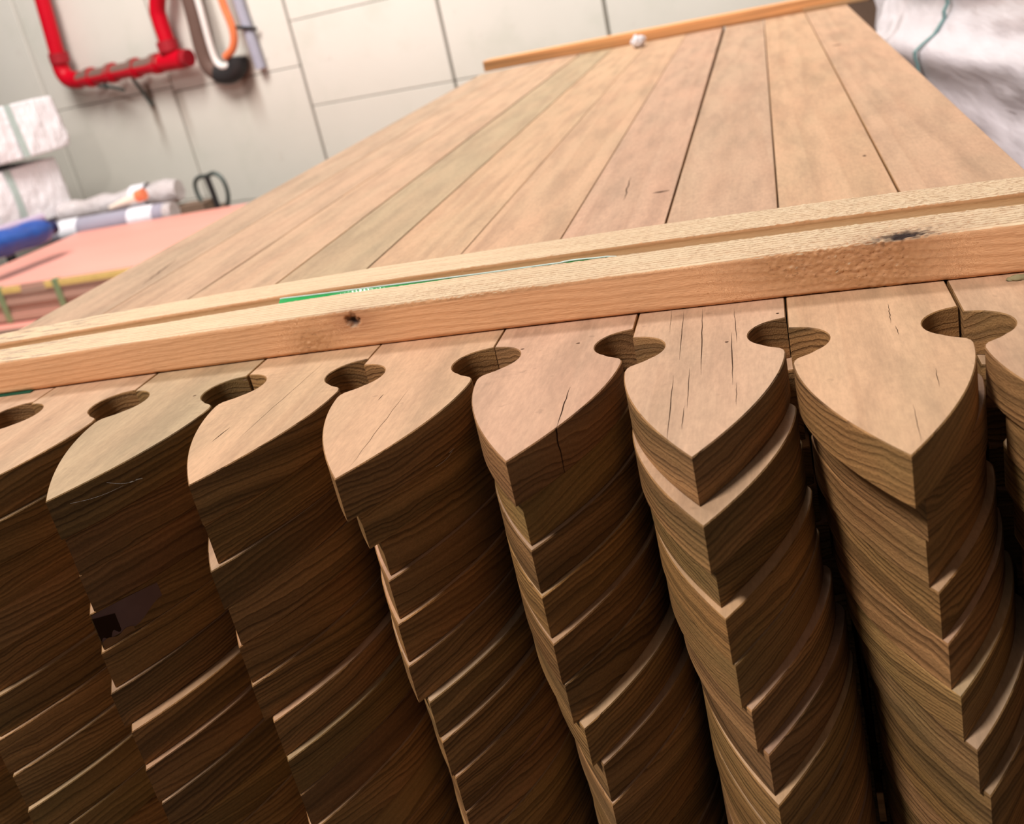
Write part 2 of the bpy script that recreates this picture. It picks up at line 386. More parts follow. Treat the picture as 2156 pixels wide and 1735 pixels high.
band(g2, a2, b2, .70, .80, .079, M['label'], 'paper_label')
a3, b3 = at((232, 438), 6620), at((304, 408), 6480)
g3 = empty('cream_tube', (a3 + b3) / 2); tag(g3, 'short cream tube with orange cap lying on the grey roll', 'tube')
tube('tube_body', rel(g3, [a3, a3.lerp(b3, .8)]), [.012, .030], M['cream'], g3); tube('cap', rel(g3, [a3.lerp(b3, .8), b3]), .034, M['orange'], g3)
# crate that carries them
cR = Matrix.Rotation(pk_a, 4, 'Z')
def pkp(x, y, z): v = cR @ Vector((x, y, 0)); return Vector((pk_o.x + v.x, pk_o.y + v.y, z))
cz = min((a.z + b.z) / 2 - .066, -.70)
cp0 = pkp(-1.12, 1.215, FLOOR)
cr = empty('low_crate', cp0, pk_a); tag(cr, 'low brown slatted crate carrying wrapped rolls by the wall', 'crate')
nb = 7; hh = (cz - FLOOR) / nb
for i in range(nb): box('slat', (0, 0, i * hh + .004), (.58, .018, (i + 1) * hh - .004), M['crate'], cr)
for i in range(4): box('lid_board', (0, .02 + i * .115, cz - FLOOR - .02), (.58, .13 + i * .115, cz - FLOOR), M['crate'], cr)
for xx in (.005, .545): box('post', (xx, .02, 0), (xx + .03, .46, cz - FLOOR - .021), M['crate'], cr)
pl = box('loose_plank', (0, 0, 0), (.56, .13, .062), M['crate']); pl.location = pkp(-1.11, 1.44, cz + .0005); pl.rotation_euler = (0, 0, pk_a)
tag(pl, 'brown plank on the low crate, under the crinkled wrapped roll', 'plank')

# white wrapped bundles at the far left
def crumple(name, sx, sy, sz, amp, seed, mat, n=26, fold=7.0):
    bm = bmesh.new(); bmesh.ops.create_cube(bm, size=1.0); bmesh.ops.subdivide_edges(bm, edges=bm.edges, cuts=n, use_grid_fill=True)
    for v in bm.verts:
        p = v.co.copy(); q = Vector((p.x * sx, p.y * sy, p.z * sz))
        rr = Vector((p.x * 2, p.y * 2, p.z * 2)); l = max(abs(rr.x), abs(rr.y), abs(rr.z)); k = 1 - .03 * (rr.length / math.sqrt(3)) ** 8
        d = noise.ridged_multi_fractal((q + Vector((seed, seed, 0))) * fold * .5, .9, 2.1, 4, 1.0, 2.0, noise_basis='PERLIN_ORIGINAL')
        v.co = q * k + q.normalized() * (d - 1.0) * amp
    return bm_mesh(name, bm, mat, True)
N = NT('white_stretch_wrap'); tc = N.node('ShaderNodeTexCoord').outputs['Object']
wn = N.noise(N.vm('MULTIPLY', tc, (1, 1, 1.0)), 7, 4, .6)
M['wwrap'] = N.done(N.mix(wn, (.84, .79, .82), (.93, .90, .92)), .33, N.bump(N.noise(N.vm('MULTIPLY', tc, (1, 1, .35)), 22, 4, .65), .9, .03), .5)
def wbundle(pc, dist, size, lab, rz, sd):
    c = at(pc, dist); o = empty('foam_bundle', (c.x, c.y, c.z - size[2] / 2), rz); tag(o, lab, 'bundle', 'white wrapped bundles at the far left')
    m = link('wrapping', crumple('wrapping', *size, .010, sd, M['wwrap']), o); m.location = (0, 0, size[2] / 2)
    return o, c
def add_strap(o, size, sy):     # a thin band pulled over the end face of the wrapping
    vs = [v.co for v in o.children[0].data.vertices]; P = []
    n = 12
    for i in range(n + 1):
        z = -size[2] / 2 + .004 + (size[2] - .004) * i / n
        near = [v.x for v in vs if abs(v.y - sy - .02) < .06 and abs(v.z - z) < .05]
        P.append((max(near) + .003, z + size[2] / 2))
    V, F = [], []
    for x, z in P: V += [(x, sy, z), (x, sy + .045, z), (x - .003, sy + .045, z), (x - .003, sy, z)]
    for i in range(n):
        for k in range(4): F.append((i * 4 + k, i * 4 + (k + 1) % 4, (i + 1) * 4 + (k + 1) % 4, (i + 1) * 4 + k))
    link('strap', mesh('strap', V, F, M['gstrap']), o)
M['gstrap'] = plain('pale_green_strap', (.42, .50, .47), .5)
s1 = (1.0, .5, .30); s2 = (1.06, .5, .335)
o1, c1 = wbundle((-45, 302), 7300, s1, 'upper white plastic wrapped bundle with pale green strap, tilted', WY, 3.1); o1.rotation_euler = (0, math.radians(-3), WY); add_strap(o1, s1, -.10)
o2, c2 = wbundle((-48, 427), 7350, s2, 'lower white plastic wrapped bundle with pale green strap', WY, 8.4); add_strap(o2, s2, -.12)
# their rack
rk = empty('steel_rack', (c2.x, c2.y, FLOOR), WY); tag(rk, 'dark steel stand under the white wrapped bundles', 'stand')
tz = o2.location.z - FLOOR - .003
box('shelf', (-.52, -.24, tz - .04), (.46, .24, tz), M['black'], rk)
for sx in (-.50, .40):
    for sy in (-.22, .18): box('leg', (sx, sy, 0), (sx + .04, sy + .04, tz - .041), M['black'], rk)

# pallet truck: only the handle shows above the pink sheets
hc = at((447, 406), 6450)
pt = empty('pallet_truck', (hc.x, hc.y, FLOOR)); tag(pt, 'grey looped handle of a pallet truck rising behind the pink sheets', 'pallet truck')
def hp(x, z): return hc - pt.location + WT * x + Vector((0, 0, z)) 
sc_h = 1.18
loop = [(-.012, .082), (-.055, .085), (-.098, .062), (-.103, .005), (-.085, -.05), (-.045, -.10), (.0, -.125), (.05, -.10), (.095, -.04), (.105, .02), (.09, .07), (.05, .095), (.012, .085), (-.012, .082)]
lp = smooth_path([hp(x * sc_h, z * sc_h) for x, z in loop], 2)
tube('handle_loop', lp, .0125, M['steel'], pt, 12)
tube('grip_bar', [hp(-.005, .10), hp(.005, .0), hp(.010, -.15)], .017, M['black'], pt, 12)
tube('shaft', [hp(.010, -.14), Vector((hc.x - pt.location.x, hc.y - pt.location.y, .22))], .02, M['black'], pt, 12)
box('pump_body', (-.09, -.09, .08), (.09, .09, .30), M['steel'], pt, .01)
for sx in (-.11, .07):
    V, F = tube_geo([(sx, 0, .08), (sx + .04, 0, .08)], .08, 20); link('wheel', mesh('wheel', V, F, M['black'], smooth=True, sharp=40), pt)
for sx in (-.12, .02): box('fork', (sx, .095, .05), (sx + .10, .30, .08), M['steel'], pt, .005)

# ------------------------------------------------------------------ white wrapped pack beside the picket pack (right)
N = NT('white_pack_film'); tc = N.node('ShaderNodeTexCoord').outputs['Object']
M['film'] = N.done(N.mix(N.noise(tc, 6, 3), (.66, .60, .64), (.76, .71, .74)), .38, N.bump(N.noise(N.vm('MULTIPLY', tc, (1, .12, 1)), 18, 4, .6), .5, .010), .45)
def film_pack(name, x0, x1, y0, y1, z0, z1, lab, seed, ny=280, nz=150, amp=1.0):
    o = empty(name, ((x0 + x1) / 2, (y0 + y1) / 2, z0)); tag(o, lab, 'pack')
    ox, oy = (x0 + x1) / 2, (y0 + y1) / 2
    V, F = [], []
    for i in range(ny + 1):
        y = y0 + (y1 - y0) * i / ny
        for j in range(nz + 1):
            z = z1 + (z0 - z1) * (j / nz) ** 2.2
            q = Vector((y * 1.0 + seed, z * 5.5 + y * .35, seed))
            warp = noise.noise(Vector((y * 1.1, z * 6, seed))) * .8
            a = noise.ridged_multi_fractal(Vector((y * .30 + seed, z * 15.0 + y * 1.3 + warp * .6, 2.0 + seed)), .9, 2.1, 3, 1.0, 2.0, noise_basis='PERLIN_ORIGINAL')
            big = noise.noise(Vector((y * .35 + seed, z * 17.0 + y * 1.2, 5.0)))
            fine = (noise.turbulence(Vector((y * 5, z * 34 + y * 6, 1)), 3, False) - .3) * max(0, .80 - y) * 1.6
            sag = -.018 * math.exp(-((y - 1.10) / .05) ** 2)
            d = (-.015 * a + .026 * big + .010 * fine + .012) * amp
            d += .042 * min(1, max(0, -z / .13)) ** 1.2 * (1 if x0 < .66 else 0)
            edge = min(1, (y1 - y) / .05, (y - y0) / .05, (z1 - z) / .03 + .0)
            d *= edge ** .5
            V.append((x0 - d + (1 - edge) ** 2 * .064 - ox, y - oy, z - z0))
    for i in range(ny):
        for j in range(nz):
            a = i * (nz + 1) + j; F.append((a, a + nz + 1, a + nz + 2, a + 1))
    link('wrapped_side', mesh('wrapped_side', V, F, M['film'], smooth=True), o)
    box('wrapped_load', (x0 + .062 - ox, y0 - oy, 0), (x1 - ox, y1 - .004 - oy, z1 - z0), M['film'], o, .01)
    return o
wp = film_pack('wrapped_pack', .650, 1.6, .33, 1.78, FLOOR, .30, 'white plastic wrapped pack beside the right edge of the fence pickets', 2.7)
yy = 1.0
fv = [v.co + wp.location for v in max((c.data for c in wp.children), key=lambda m: len(m.vertices)).vertices]
fv = [v for v in fv if abs(v.y - yy) < .015]
sv = []
for i in range(70):
    z = .29 - i * .009; c = [v.x for v in sorted(fv, key=lambda v: abs(v.z - z))[:6]]
    sv.append(Vector((min(c) - .007, yy, z)) - wp.location)
V, F = [], []
for p in sv: V += [p + Vector((0, -.006, 0)), p + Vector((0, .006, 0)), p + Vector((.004, .006, 0)), p + Vector((.004, -.006, 0))]
for i in range(len(sv) - 1):
    for k in range(4): F.append((i * 4 + k, i * 4 + (k + 1) % 4, (i + 1) * 4 + (k + 1) % 4, (i + 1) * 4 + k))
M['tstrap'] = plain('teal_strap', (.22, .36, .36), .4)
link('strap', mesh('strap', V, F, M['tstrap']), wp)
film_pack('wrapped_pack', .69, 1.5, 2.02, 2.45, FLOOR, .30, 'second white wrapped pack beyond the dark gap at the upper right', 6.1, 80, 40)

dk = empty('dark_gap_boards', (.95, 3.0, FLOOR)); tag(dk, 'dark brown boards added to darken the gap past the far right of the pickets', 'pack')  # boards added to keep the gap behind the wrapped packs dark
for i in range(14): box('board', (-.33, -.45, i * .132 + .002), (.45, .45, (i + 1) * .132 - .002), M['crate'], dk)
# ------------------------------------------------------------------ the pickets
T = 19.6; HW = 34.85
def half_outline(hw, hw_far, L):
    """right half, tip at y=0, going to the far end; (x, y) in mm"""
    P = [(0, 0)]
    for i in range(1, 21):
        y = 90.0 * (i / 20) ** 1.15; P.append((33.8 * (1 - (1 - y / 92.0) ** 1.75), y))
    P += [(33.3, 93), (32.0, 95.4), (29.6, 97.2), (27.0, 99.0), (24.8, 101.3)]
    for i in range(0, 15):
        a = math.radians(232 + (90 - 232) * i / 14); P.append((35.2 + 17.0 * math.cos(a), 115 + 17.0 * math.sin(a)))
    P = [q for q in P if q[0] <= hw + .001]
    P.append((hw, 132.5)); P.append((hw + (hw_far - hw) * .05, 400)); P.append((hw_far, L))
    return P
def picket_mesh(name, hl=HW, hr=HW, hlf=HW, hrf=HW, L=1800.0, t=T, cham=.45):
    R = half_outline(hr, hrf, L); Lf = half_outline(hl, hlf, L)
    out = R + [(-x, y) for x, y in reversed(Lf[1:])]
    n = len(out)
    ins = []
    for i in range(n):
        a, b, c = Vector(out[i - 1]), Vector(out[i]), Vector(out[(i + 1) % n])
        e1, e2 = (b - a).normalized(), (c - b).normalized()
        n1, n2 = Vector((-e1.y, e1.x)), Vector((-e2.y, e2.x)); m = n1 + n2
        m = m / max(.35, m.length_squared / 2) if m.length > 1e-6 else n1
        ins.append(b + m * cham)
    V = [(x, y, 0) for x, y in ins] + [(x, y, cham) for x, y in out] + [(x, y, t - cham) for x, y in out] + [(x, y, t) for x, y in ins]
    V = [(x * MM, y * MM, z * MM) for x, y, z in V]
    F = [tuple(range(n - 1, -1, -1)), tuple(3 * n + i for i in range(n))]; MI = [0, 0]
    for r in range(3):
        for i in range(n):
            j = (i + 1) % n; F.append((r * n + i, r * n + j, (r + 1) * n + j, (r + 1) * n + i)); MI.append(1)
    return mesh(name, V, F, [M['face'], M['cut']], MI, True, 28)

NL = 15
# tip offsets (x shift, y) of every layer from the top, measured per column
TIP = {
 -2: [(-.0, -244)], -1: [(0, -243)],
 0: [(0, -246), (0, -254), (-1, -256), (-2.6, -256), (-2.8, -254), (-1, -258), (-1, -262), (1, -263), (3, -266)],
 1: [(0, -248), (0, -246), (-1, -245.5), (-2.6, -247.5), (-2.8, -249.8), (-3, -254), (2.5, -257.5), (4.5, -261), (6.3, -262)],
 2: [(-1, -246.5), (0, -245.6), (-1, -251.3), (0, -250), (-1, -251), (0, -253.2), (4.6, -253.8), (6.8, -257), (7.3, -257.4)],
 3: [(-1, -255), (0, -243.4), (.6, -233.2), (1, -237.3), (1.4, -241.5), (2, -244.6), (6.7, -244.5), (8.7, -247.3), (10.5, -248.2), (11, -249)],
 4: [(-.4, -255), (1.1, -251.3), (1.7, -255), (2.4, -257.5), (3.8, -261.6), (4.8, -262.1), (9.5, -265), (13.7, -264), (14.2, -265.7)],
 5: [(0, -267), (1.8, -280.8), (2.3, -272.2), (4, -279.5), (4.9, -280), (8.2, -281.4), (12.1, -282.5), (13.4, -287.6)],
 6: [(-.4, -281), (4.3, -269.7), (3.6, -267.5), (6.3, -270.9), (7.8, -273.6), (10.3, -277.8), (14, -282.6), (17.3, -283.9)],
 7: [(1.5, -288), (4.2, -300), (4.4, -292), (6.4, -296), (8, -300), (10.5, -296), (14.2, -303), (17.5, -300)],
}
TINT = {-2: (.92, .93, .92), -1: (1.0, .98, .95), 0: (1.03, 1.0, .95), 1: (.87, .935, .85), 2: (1.06, 1.02, .92), 3: (1.06, 1.0, .92), 4: (1.0, .93, .93), 5: (.98, .95, .93), 6: (1.06, 1.0, .90), 7: (1.02, .97, .92)}
WHO = {-2: 'leftmost column along the pack edge', -1: 'second column from the left edge of the pack',
       0: 'stack whose point runs off left', 1: 'first full pointed stack, under the greenish picket',
       2: 'second full pointed stack from the left', 3: 'third full pointed stack from the left', 4: 'fourth full pointed stack, under the split tip',
       5: 'fifth pointed stack, under several fine cracks', 6: 'rightmost full pointed stack', 7: 'stack cut off at the right side'}
ORD = ['top', 'second', 'third', 'fourth', 'fifth', 'sixth', 'seventh', 'eighth', 'ninth', 'tenth', 'eleventh', 'twelfth', 'thirteenth', 'fourteenth', 'fifteenth']
TOPW = {  # half widths near left/right, far left/right of the top pickets
 0: (34.9, 34.4, 34.9, 34.2), 1: (34.6, 34.4, 33.6, 34.8), 2: (34.7, 34.8, 34.3, 35.0), 3: (34.9, 34.9, 35.0, 35.0), 4: (34.7, 34.5, 34.9, 32.0),
 5: (34.6, 34.8, 33.0, 34.6), 6: (34.6, 34.5, 34.3, 34.9), 7: (34.5, 34.9, 34.7, 34.9), -1: (34.9, 34.7, 34.9, 34.6), -2: (34.9, 34.9, 30, 34.9)}
TOPLAB = {-2: 'top picket along the left edge of the pack, behind the grooved batten', -1: 'top picket second from the left edge of the pack, behind the grooved batten',
 0: 'tan top picket whose pointed head runs off the left side', 1: 'greenish tinted top picket, first full pointed head from the left',
 2: 'tan top picket with one thin split, second full pointed head from the left', 3: 'smooth tan top picket with diagonal grain, third full pointed head from the left',
 4: 'top picket with a crack running over its tip, fourth pointed head', 5: 'top picket with several fine parallel cracks, fifth pointed head',
 6: 'pale top picket with swirled grain, widest pointed head at right', 7: 'top picket at the right edge of the pack, its point out of sight'}
base_meshes = [picket_mesh('fence_picket', L=1800 + k) for k in (0, 4, -5)]
rn = random.Random(5)
top = {}
for c in range(-2, 8):
    tips = list(TIP[c]); 
    while len(tips) < NL:
        lx, ly = tips[-1]; tips.append((lx + .5 + rn.uniform(-.1, .1) if c >= 0 else rn.uniform(-.3, .3), ly + rn.uniform(-4, 4)))
    for L in range(NL):
        dx, ty = tips[L]
        if L == 0:
            a = TOPW[c]; me = picket_mesh('fence_picket', a[0], a[1], a[2], a[3])
        else: me = base_meshes[(c * 7 + L * 3) % 3]
        o = link('fence_picket', me); 
        o.location = (((c + .5) * 70 + (dx if L else 0)) * MM, ty * MM, -(L + 1) * T * MM)
        if L == 0: o.color = (*TINT[c], 1); top[c] = o
        else:
            h = rn.uniform(.74, 1.18); g = rn.uniform(-.09, .06); o.color = (h * (1 - g * .6), h * (1 + g * .3), h * (1 - rn.uniform(0, .18)), 1)
        tag(o, TOPLAB[c] if L == 0 else 'pine picket, %s layer down, in the %s' % (ORD[L], WHO[c]), 'picket', 'pointed pine fence pickets stacked in the pack')

# cracks, small splits and knots on top pickets (picket local mm: x, y from tip)
def crack(par, pts, w, name='crack', z=T + .04, m=None):
    V, F = [], []; n = len(pts)
    for i, (x, y) in enumerate(pts):
        k = math.sin(math.pi * (i + .35) / (n - .3)) * w * .6
        V += [(x - k / 2, y, z), (x + k / 2, y, z)]
    for i in range(n - 1): F.append((2 * i, 2 * i + 1, 2 * i + 3, 2 * i + 2))
    link(name, mesh(name, [(a * MM, b * MM, c * MM) for a, b, c in V], F, m or M['dark']), par)
def wig(x0, y0, x1, y1, n=9, a=.35, s=0):
    r = random.Random(s); return [(x0 + (x1 - x0) * i / n + r.uniform(-a, a), y0 + (y1 - y0) * i / n) for i in range(n + 1)]
def loc(c, px):
    p = onplane(px, 2, 0.0) - top[c].location; return p.x / MM, p.y / MM
def pcrack(c, p0, p1, w, s=0, a=.18):
    (x0, y0), (x1, y1) = loc(c, p0), loc(c, p1); crack(top[c], wig(x0, y0, x1, y1, 10, a, s), w)
for (p0, p1, w) in [((1430, 758), (1440, 655), .55), ((1476, 790), (1479, 650), .7), ((1447, 860), (1452, 775), .5), ((1543, 810), (1540, 700), .7), ((1552, 722), (1545, 650), .5), ((1404, 930), (1418, 790), .6), ((1435, 905), (1441, 855), .5), ((1550, 855), (1551, 805), .4)]:
    pcrack(5, p0, p1, w, int(p0[0]), .12)
pcrack(4, (1172, 900), (1200, 815), .9, 3); pcrack(2, (446, 930), (484, 900), 1.0, 5, .1); pcrack(2, (500, 925), (680, 765), .35, 6, .3)
pcrack(3, (796, 843), (808, 830), .7, 7); pcrack(3, (735, 985), (860, 820), .35, 8, .3)
pcrack(6, (1870, 640), (1876, 680), .5, 9); pcrack(6, (1885, 686), (1893, 705), .5, 10); pcrack(6, (1922, 850), (1940, 930), .35, 11); pcrack(6, (1970, 775), (1978, 815), .4, 12)
pcrack(4, (1313, 423), (1328, 372), 1.6, 14, .8); pcrack(1, (300, 600), (372, 545), 2.2, 15, .6); pcrack(1, (420, 615), (610, 490), 1.6, 16, .4)
pcrack(5, (1410, 700), (1415, 650), .3, 18)
# vertical part of the split over the tip
x, y = loc(4, (1172, 900)); 
M['knotb'] = plain('knot_brown', (.10, .045, .02), .8)
def spot(c, px, rx, ry, name='knot_hole', m=None, z=T + .05):
    x, y = loc(c, px); n = 12; V = [(x, y, z)] + [(x + rx * math.cos(2 * math.pi * k / n) * rn.uniform(.7, 1.2), y + ry * math.sin(2 * math.pi * k / n) * rn.uniform(.7, 1.2), z) for k in range(n)]
    F = [(0, 1 + k, 1 + (k + 1) % n) for k in range(n)]
    link(name, mesh(name, [(a * MM, b * MM, c_ * MM) for a, b, c_ in V], F, m or M['knotb']), top[c])
spot(4, (1391, 404), 6.5, 2.2, m=M['dark']); spot(7, (1762, 95), 6, 4); spot(6, (1820, 328), 1.4, 2.6); spot(4, (1443, 143), 3.5, 3); spot(5, (1637, 660), .8, .8, m=M['dark'])
for c, px in ((4, (1217, 723)), (5, (1530, 720)), (4, (1100, 735)), (1, (410, 833)), (2, (516, 800)), (7, (1855, 213))): spot(c, px, .9, .9)

# vertical split on the front of column 4 top picket, big knot void on column 1
tp = top[4]; V = []; xx, yy = loc(4, (1173, 902))
nx, ny = .86, -.5
def face_sliver(par, x0, y0, nx, ny, zs, w, name, m):
    tx, ty = -ny, nx; V, F = [], []; r = random.Random(2)
    for i, z in enumerate(zs):
        j = r.uniform(-.35, .35); ww = w * (1 - .7 * i / (len(zs) - 1))
        for s in (-1, 1): V.append((x0 + nx * .08 + tx * (j + s * ww / 2), y0 + ny * .08 + ty * (j + s * ww / 2), z))
    for i in range(len(zs) - 1): F.append((2 * i, 2 * i + 1, 2 * i + 3, 2 * i + 2))
    link(name, mesh(name, [(a * MM, b * MM, c * MM) for a, b, c in V], F, m), par)
yq = yy; xq = 33.8 * (1 - (1 - yq / 92.0) ** 1.75)
dxdy = (33.8 * (1 - (1 - (yq + 1) / 92.0) ** 1.75) - xq); nl = math.hypot(1, dxdy)
face_sliver(tp, xq, yq, 1 / nl, -dxdy / nl, [T - i * T / 8 for i in range(9)], .9, 'split', M['dark'])

# dead knot breaking the edge of the fourth picket down in the first full stack
kp = [o for o in COL.objects if o.get('label', '') == 'pine picket, fourth layer down, in the first full pointed stack, under the greenish picket'][0]
def arch_patch(par, u0, u1, top_f, bot_f, off, name, m, nu=14, nv=6):
    V, F = [], []
    for i in range(nu + 1):
        y = u0 + (u1 - u0) * i / nu; x = 33.8 * (1 - (1 - y / 92.0) ** 1.75); x2 = 33.8 * (1 - (1 - (y + .5) / 92.0) ** 1.75)
        n = Vector((.5, -(x2 - x), 0)).normalized()
        for j in range(nv + 1):
            z = bot_f(i / nu) + (top_f(i / nu) - bot_f(i / nu)) * j / nv
            o_ = off * (1 + .6 * noise.noise(Vector((y * .5, z * .4, 3)))); V.append(((x + n.x * o_) * MM, (y + n.y * o_) * MM, z * MM))
    for i in range(nu):
        for j in range(nv):
            a = i * (nv + 1) + j; F.append((a, a + nv + 1, a + nv + 2, a + 1))
    return link(name, mesh(name, V, F, m, smooth=True), par)
M['knotp'] = plain('purple_brown_knot', (.17, .095, .09), .55, .3, .25, 90)
arch_patch(kp, .6, 30, lambda t: T - .8 - 2.5 * t * t, lambda t: 2.5 + 6 * t * t + 1.2 * math.sin(9 * t), .18, 'knot', M['knotp'])
arch_patch(kp, .3, 9, lambda t: T - 2.5 - 3 * t, lambda t: 4.5 + 1.5 * math.sin(12 * t) + 1.5 * t, .34, 'knot_void', M['dark'])
arch_patch(kp, .5, 14, lambda t: 4.2 + .8 * math.sin(10 * t) - .4 * t, lambda t: 1.0 + .5 * t, .38, 'broken_edge', plain('tan_broken_grain', (.26, .13, .055), .8))

M['web'] = plain('cobweb_white', (.7, .68, .65), .4)
def thread(par, ya, za, yb, zb, r=.09, sagx=0.0):
    P = []
    for i in range(9):
        t = i / 8; y = ya + (yb - ya) * t; x = 33.8 * (1 - (1 - y / 92.0) ** 1.75)
        P.append(Vector((x + .35 + .25 * math.sin(3.1 * t), y - .3, za + (zb - za) * t - sagx * math.sin(math.pi * t))) * MM)
    tube('cobweb_thread', P, r * MM, M['web'], par, 5)
thread(top[1], 24, 15, 38, 9, .09, 1.5); thread(top[1], 36, 9.5, 39, 8.5, .22); thread(top[1], 33, 9.8, 34.5, 9.6, .22); thread(top[1], 8, 14, 30, 10, .05, 1)
w3 = [o for o in COL.objects if o.get('label', '') == 'pine picket, second layer down, in the third full pointed stack from the left'][0]
thread(w3, 40, 16, 52, 17, .10, .6); thread(w3, 50, 17.5, 54, 18, .16)

# ------------------------------------------------------------------ grooved batten across the pack
def fit(xs, ys): return np.polyfit(xs, ys, 2)
pf = fit([-35, 184, 320, 522], [-91, -96, -99, -119]); pgf = fit([-59, 172, 315, 529], [-63, -62.5, -64, -90])
pgb = fit([-70, 165, 312, 534], [-48, -44.5, -44, -70]); pb = fit([-90, 150, 306, 540], [-23, -8.5, -9, -37])
def vnoise(x, y, seed):     # smooth value noise, vectorised
    rs = np.random.RandomState(seed); tab = rs.rand(256, 256).astype(np.float32)
    xi = np.floor(x).astype(int); yi = np.floor(y).astype(int); fx = x - xi; fy = y - yi
    fx = fx * fx * (3 - 2 * fx); fy = fy * fy * (3 - 2 * fy)
    g = lambda a, b: tab[a & 255, b & 255]
    return (g(xi, yi) * (1 - fx) + g(xi + 1, yi) * fx) * (1 - fy) + (g(xi, yi + 1) * (1 - fx) + g(xi + 1, yi + 1) * fx) * fy
xs = np.arange(-170, 650, .8)
yf, ygf, ygb, yb = [np.polyval(q, xs) for q in (pf, pgf, pgb, pb)]
H = np.interp(xs, [-170, -35, 184, 320, 520, 650], [20.6, 20.8, 21.8, 21.8, 22.8, 23])
GD = 4.5
prof = []   # (kind, a, zf, outward normal y, z)
def seg(n): return [i / n for i in range(n)]
rows_y, rows_z, rows_ny, rows_nz, kind = [], [], [], [], []
def add(y, z, ny, nz, k): rows_y.append(y + 0 * xs); rows_z.append(z + 0 * xs); rows_ny.append(ny); rows_nz.append(nz); kind.append(k)
add(yf + 12, .3, 0, -1, 0); add(yf + 3, .3, 0, -1, 0)
for i in range(5): a = math.pi / 2 * i / 4; add(yf + 2.2 - 2.2 * math.sin(a), .3 + 2.2 - 2.2 * math.cos(a), -math.sin(a), -math.cos(a), 1)
for i in range(1, 22): add(yf, 2.5 + (H - 2.5 - 2.0) * i / 22, -1, 0, 1)
for i in range(6): a = math.pi / 2 * i / 5; add(yf + 2.0 - 2.0 * math.cos(a), H - 2.0 + 2.0 * math.sin(a), -math.cos(a), math.sin(a), 2)
for i in range(1, 36): add(yf + 2 + (ygf - yf - 2.4) * i / 36, H, 0, 1, 3)
add(ygf - .4, H, 0, 1, 3); add(ygf, H - .4, .7, .7, 4)
add(ygf + .2, H - GD, 1, 0, 4); add(ygf + .6, H - GD, 0, 1, 5)
for i in range(1, 16): add(ygf + (ygb - ygf) * i / 16, H - GD, 0, 1, 5)
add(ygb - .3, H - GD, 0, 1, 5); add(ygb - .1, H - GD * .5, -1, 0, 5); add(ygb, H - .3, -.7, .7, 3); add(ygb + .4, H, 0, 1, 3)
for i in range(1, 36): add(ygb + (yb - ygb - 1.5) * i / 36, H, 0, 1, 3)
for i in range(1, 5): a = math.pi / 2 * i / 4; add(yb - 1.5 + 1.5 * math.sin(a), H - 1.5 + 1.5 * math.cos(a), math.sin(a), math.cos(a), 1)
for i in range(1, 10): add(yb, H - 1.5 - (H - 1.9) * i / 10, 1, 0, 1)
add(yb, .3, 0, -1, 0); add(yb - 10, .3, 0, -1, 0)
Yv, Zv = np.array(rows_y), np.array(rows_z); NY, NZ = np.array(rows_ny)[:, None], np.array(rows_nz)[:, None]; K = np.array(kind)[:, None]
Xv = np.repeat(xs[None, :], len(Yv), 0)
arc = np.cumsum(np.hypot(np.diff(Yv, axis=0, prepend=Yv[:1]), np.diff(Zv, axis=0, prepend=Zv[:1])), axis=0)
fuzz = .6 * vnoise(Xv * .9, arc * 1.5, 1) + .4 * vnoise(Xv * .5, arc * 2.6, 2)
pf_x = lambda px: (onplane(px, 2, .021).x / MM, onplane(px, 2, .021).y / MM)
def blob(x, y, z, cx, cy, cz, sx, sy): return np.exp(-((x - cx) / sx) ** 2 - (np.hypot(y - cy, z - cz) / sy) ** 2)
# masks: torn-grain patches and knots
def front_pt(px):
    x = onplane(px, 2, .01).x / MM
    for _ in range(4):
        p = onplane(px, 1, float(np.polyval(pf, x)) ) if False else None
        v = ray(px); s = (float(np.polyval(pf, x)) - CAM.y) / v.y; q = CAM + v * s; x = q.x
    return q
k1 = front_pt((742, 676)); k2 = front_pt((1905, 492)); r1 = front_pt((1760, 560)); r2 = front_pt((660, 722)); r3 = front_pt((1860, 560)); r4 = front_pt((1680, 545))
rough = .12 * (K == 3) + np.exp(-((Xv - 255) / 60) ** 2) * .9 * ((K == 2) | ((K == 3) & (Yv < np.polyval(pf, Xv) + 22)))
rough = rough + np.clip((Xv - 250) / 200, 0, 1) * .95 * (K == 3)
for q, sx, sy in ((r1, 26, 11), (r3, 16, 12), (r4, 22, 9), (r2, 11, 7)): rough = rough + 1.2 * blob(Xv, Yv, Zv, q.x, q.y, q.z, sx, sy)
kn = np.zeros_like(Xv); knh = np.zeros_like(Xv)
dxk, dzk = Xv - k1.x, Zv - k1.z
wob = 1 + .9 * (vnoise(Xv * .6, arc * .6, 9) - .5)
d1 = np.hypot(dxk / 3.2, dzk / 3.0) * wob + (np.abs(Yv - k1.y) > 6) * 9
d2 = np.hypot((Xv - k2.x) / 11, (np.abs(Yv - k2.y - 5) + np.abs(Zv - np.interp(Xv, xs, H))) / 5.5) * wob
hole = np.clip(1.5 - 1.1 * np.minimum(d1, d2), 0, 1); halo = np.exp(-(np.hypot(dxk / 14, dzk / 7)) ** 2) * (np.abs(Yv - k1.y) < 6) + np.exp(-(d2 / 2.2) ** 2) * .7
ridge = vnoise(Xv * .02, arc * 1.15, 4) * (K == 3)
disp = .46 * (fuzz - .5) * (.25 + np.clip(rough, 0, 1.6)) * 1.6 + .16 * (ridge - .5) * 2 - 2.6 * hole * (d1 < d2) - .8 * hole * (d2 <= d1)
disp = disp + .7 * (vnoise(Xv * .018, arc * .05, 12) - .5) * (K >= 1) * (K <= 3)
disp = disp * (K != 0) ; disp = np.where(K == 5, .12 * (fuzz - .5), disp)
